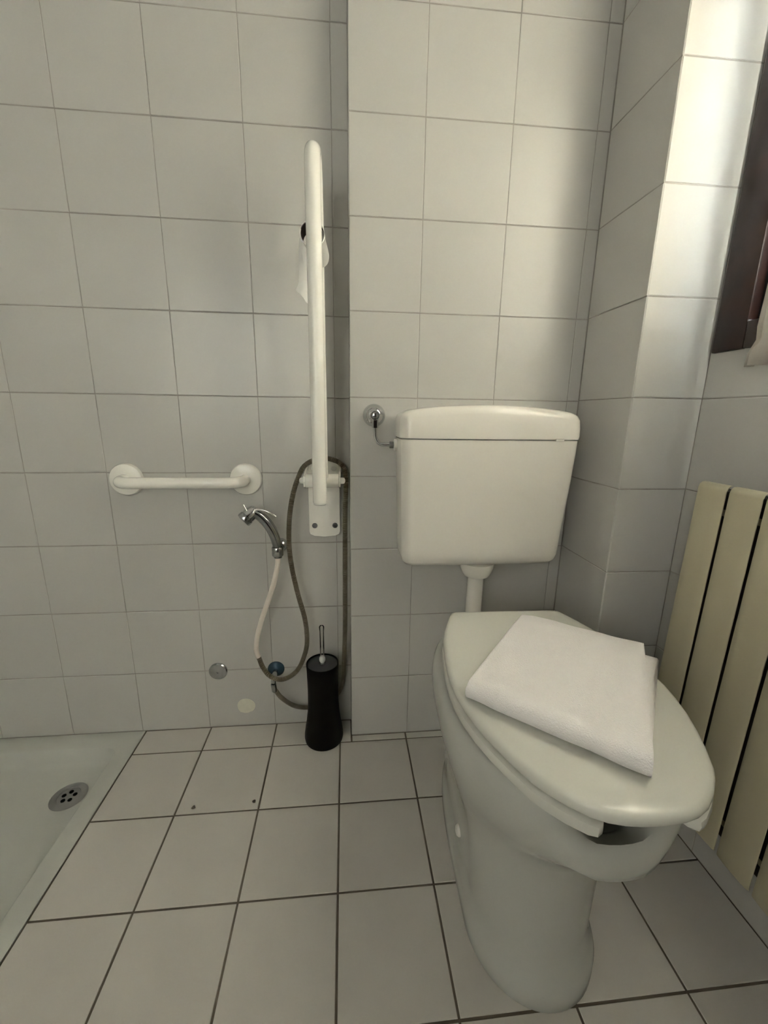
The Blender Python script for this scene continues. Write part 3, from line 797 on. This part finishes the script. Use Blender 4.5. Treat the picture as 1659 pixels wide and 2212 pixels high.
# ------------------------------------------------------------------ hose (one flexible hose: sleeve, then steel braid)
def hose():
    A = [(-.163, -.053, .573), (-.1645, -.053, .555), (-.171, -.052, .525), (-.1815, -.050, .488), (-.200, -.048, .435), (-.2185, -.046, .384), (-.2330, -.044, .335), (-.2385, -.044, .300), (-.2380, -.044, .281), (-.2335, -.044, .266)]
    B = [(-.2335, -.044, .266), (-.2225, -.050, .238), (-.2050, -.060, .2175), (-.1850, -.064, .2060), (-.1640, -.062, .2020), (-.1410, -.056, .2080), (-.1200, -.049, .2260), (-.1040, -.045, .2600), (-.0930, -.047, .310),
         (-.0960, -.053, .385), (-.1150, -.050, .470), (-.1280, -.048, .545), (-.1325, -.048, .610), (-.1290, -.048, .680), (-.1190, -.046, .740), (-.1050, -.042, .785), (-.0850, -.036, .823), (-.0480, -.030, .8405), (-.0160, -.030, .8395),
         (.0140, -.034, .8235), (.0232, -.040, .785), (.0205, -.046, .700), (.0195, -.048, .600), (.0185, -.048, .460), (.0170, -.045, .330), (.0130, -.030, .230), (.0080, -.018, .150), (-.0100, -.0095, .100), (-.0400, -.0085, .072),
         (-.0800, -.0105, .063), (-.1200, -.020, .071), (-.1500, -.030, .092), (-.1760, -.040, .125), (-.1900, -.0455, .154), (-.1935, -.046, .165)]
    root = empty('shower_hose', (-.163, -.053, .573))
    tag(root, 'flexible braided steel hose looped over the fold-up bar hinge, white sleeve near the sprayer', 'hose')
    off = Vector((-.163, -.053, .573))
    pa = [p-off for p in catmull(A, 8)]; V, F = sweep(pa, .0070, 16); s = mesh('sleeve', V, F, M_sleeve, root); s['label'] = 'pale cream sleeve'
    pb = [p-off for p in catmull(B, 12)]; V, F = sweep(pb, .0067, 14)
    o = mesh('braid', V, F, M_hose, root); o['label'] = 'brownish grey braided steel'
    at = o.data.attributes.new('along', 'FLOAT', 'POINT'); d = 0
    for i, p in enumerate(pb):
        if i: d += (pb[i]-pb[i-1]).length
        for k in range(14): at.data[i*14+k].value = d
    V, F = lathe([(.0078, -.013), (.0082, -.012), (.0082, .010), (.0070, .012)], 18, Vector((-.1940, -.0458, .1650))-off, axis=(X, Y, Vector((-.1, 0, 1)).normalized())); mesh('end_nut', V, F, M_dchrome, root)
hose()
wo = empty('water_outlet', (-.1935, 0, .1965))
tag(wo, 'dark blue rosette and chrome outlet elbow where the hose starts', 'water outlet')
V, F = lathe([(.0250, .0003), (.0250, .003), (.022, .007), (.012, .012), (.010, .013)], 36, (0, 0, 0), axis='-Y'); mesh('rosette', V, F, M_blue, wo)
tube('elbow', [(0, -.010, 0), (0, -.030, 0), (0, -.042, -.003), (-.001, -.0455, -.012), (-.0012, -.0455, -.0135)], .0075, M_dchrome, wo, n=5)
cc = mesh('cover_cap', *lathe([(.0270, .0003), (.0272, .004), (.0245, .0075), (.012, .009), (.003, .009), (.0025, .0075), (.001, .0075)], 36, (0, 0, 0), axis='-Y'), M_dchrome); cc.location = (-.3645, 0, .1975)
tag(cc, 'round chrome blanking cap on the tiles left of the hose outlet', 'cap')
P = []
for k in range(30):
    a = 2*PI*k/30; r = .0270*(1+.03*math.sin(3*a+1)) * (1 if math.sin(a) > -.75 else .9); P.append((r*math.cos(a), r*math.sin(a)))
pt_ = mesh('filler_patch', *loft([[Vector((x*s, y, z*s)) for x, z in P] for (y, s) in ((-.0002, 1), (-.0010, .97), (-.0011, .5))]), M_patch); pt_.location = (-.2906, 0, .0695)
tag(pt_, 'pale round filler patch low on the tiled wall under the outlet', 'wall patch')

# ------------------------------------------------------------------ toilet brush
tb = empty('toilet_brush', (-.0485, -.0700, 0))
tag(tb, 'black waisted toilet brush holder with clear handle standing on the floor', 'toilet brush')
V, F = lathe([(0.0508, .0005), (0.0559, .003), (0.0574, .012), (0.0571, .022), (0.0540, .045), (0.0498, .070), (0.0464, .10), (0.0447, .13), (0.0443, .165), (0.0447, .20), (0.0457, .235), (0.0467, .2555), (0.0457, .2575), (0.0445, .2565), (0.0438, .2525), (0.0425, .2520), (.001, .2520)], 56, (0, 0, 0)); mesh('holder', V, F, M_black, tb)
M_blid = mat('brush_lid_plastic', (.045, .048, .052), .35, var=.05)
V, F = lathe([(0.0422, .2524), (0.0422, .2540), (0.0406, .2550), (.001, .2552)], 48, (0, 0, 0)); mesh('brush_lid', V, F, M_blid, tb)
V, F = lathe([(.0085, .2553), (.0085, .2590), (.0075, .262), (.0062, .285), (.0062, .358), (.0072, .366), (.0072, .371), (.0055, .3735), (.001, .374)], 24, (0, 0, 0)); mesh('handle', V, F, M_acryl, tb)
V, F = lathe([(.0001, .2560), (.0050, .2575), (.0083, .2625), (.0092, .268), (.0083, .2735), (.0050, .2785), (.0001, .280)], 24, (0, -.001, .0005)); mesh('handle_ball', V, F, M_white, tb)

# ------------------------------------------------------------------ radiator
RFX = .729     # front plane
rad_ = empty('radiator', (.747, -.377, .12))
rad_.rotation_euler = (0, math.radians(1.1), 0)
tag(rad_, 'cream sectional column radiator on the right wall under the window', 'radiator')
off = Vector((.76, -.385, .12))
pitch = .0695; z0r, z1r = .152, .836
def section_mesh():
    """one section: front plate with rounded top, rear core and top grille"""
    w = pitch-.0066
    bm = bmesh.new()
    # front plate
    rings = []
    zs = [z0r, z0r+.002, z1r-.012, z1r-.005, z1r-.001, z1r]
    xs = [.0015, 0, 0, .002, .006, .012]
    prof = [(-w/2+.003, .0), (-w/4, -.0012), (0, -.0016), (w/4, -.0012), (w/2-.003, .0), (w/2, .0025), (w/2-.0005, .0045), (-w/2+.0005, .0045), (-w/2, .0025)]
    for z, dx in zip(zs, xs):
        rings.append([Vector((RFX+dx*(1 if x < .009 else .35)+x, -y, z)) - off + Vector((0, .385-.385, 0)) for (y, x) in prof])
    a = loft(rings)
    return a
V0, F0 = section_mesh()
c_ = lambda x0, x1, y0, y1, z0, z1: loft([[Vector((x0, y0, z))-off, Vector((x1, y0, z))-off, Vector((x1, y1, z))-off, Vector((x0, y1, z))-off] for z in (z0, z1)])
n_sec = 12
m0 = None
for k in range(n_sec):
    yk = -.385-pitch*(k+.5)
    if m0 is None:
        m0 = mesh('section', [v+Vector((0, off.y*-1+off.y, 0)) for v in V0], F0, M_cream, rad_)
        # local y of V0 is -y - off.y = -y + .385 -> shift to section centre
        for v in m0.data.vertices: v.co.y += off.y
        m0.location = (0, yk-off.y, 0); o = m0
        # side fin and wavy top web of each section share one mesh
        wv = []
        w = pitch-.006
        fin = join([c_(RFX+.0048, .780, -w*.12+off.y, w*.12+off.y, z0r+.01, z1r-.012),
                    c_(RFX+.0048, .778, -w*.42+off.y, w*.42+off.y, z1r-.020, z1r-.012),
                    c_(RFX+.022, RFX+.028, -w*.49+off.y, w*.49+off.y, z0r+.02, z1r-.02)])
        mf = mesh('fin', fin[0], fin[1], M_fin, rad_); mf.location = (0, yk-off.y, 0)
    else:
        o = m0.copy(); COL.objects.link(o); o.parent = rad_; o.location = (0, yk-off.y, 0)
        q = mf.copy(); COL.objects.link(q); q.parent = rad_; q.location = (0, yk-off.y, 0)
for zz in (z0r+.05, z1r-.055):
    tube('header_pipe', [Vector((.762, -.391, zz))-off, Vector((.762, -.8, zz))-off, Vector((.762, -.385-pitch*n_sec, zz))-off], .013, M_cream, rad_, n=2)
for yy in (-.45, -1.12):
    box('wall_bracket', .0, .0385, yy+.385-.01, yy+.385+.01, z1r-.12-.07, z1r-.12-.045, M_cream, rad_, .001)
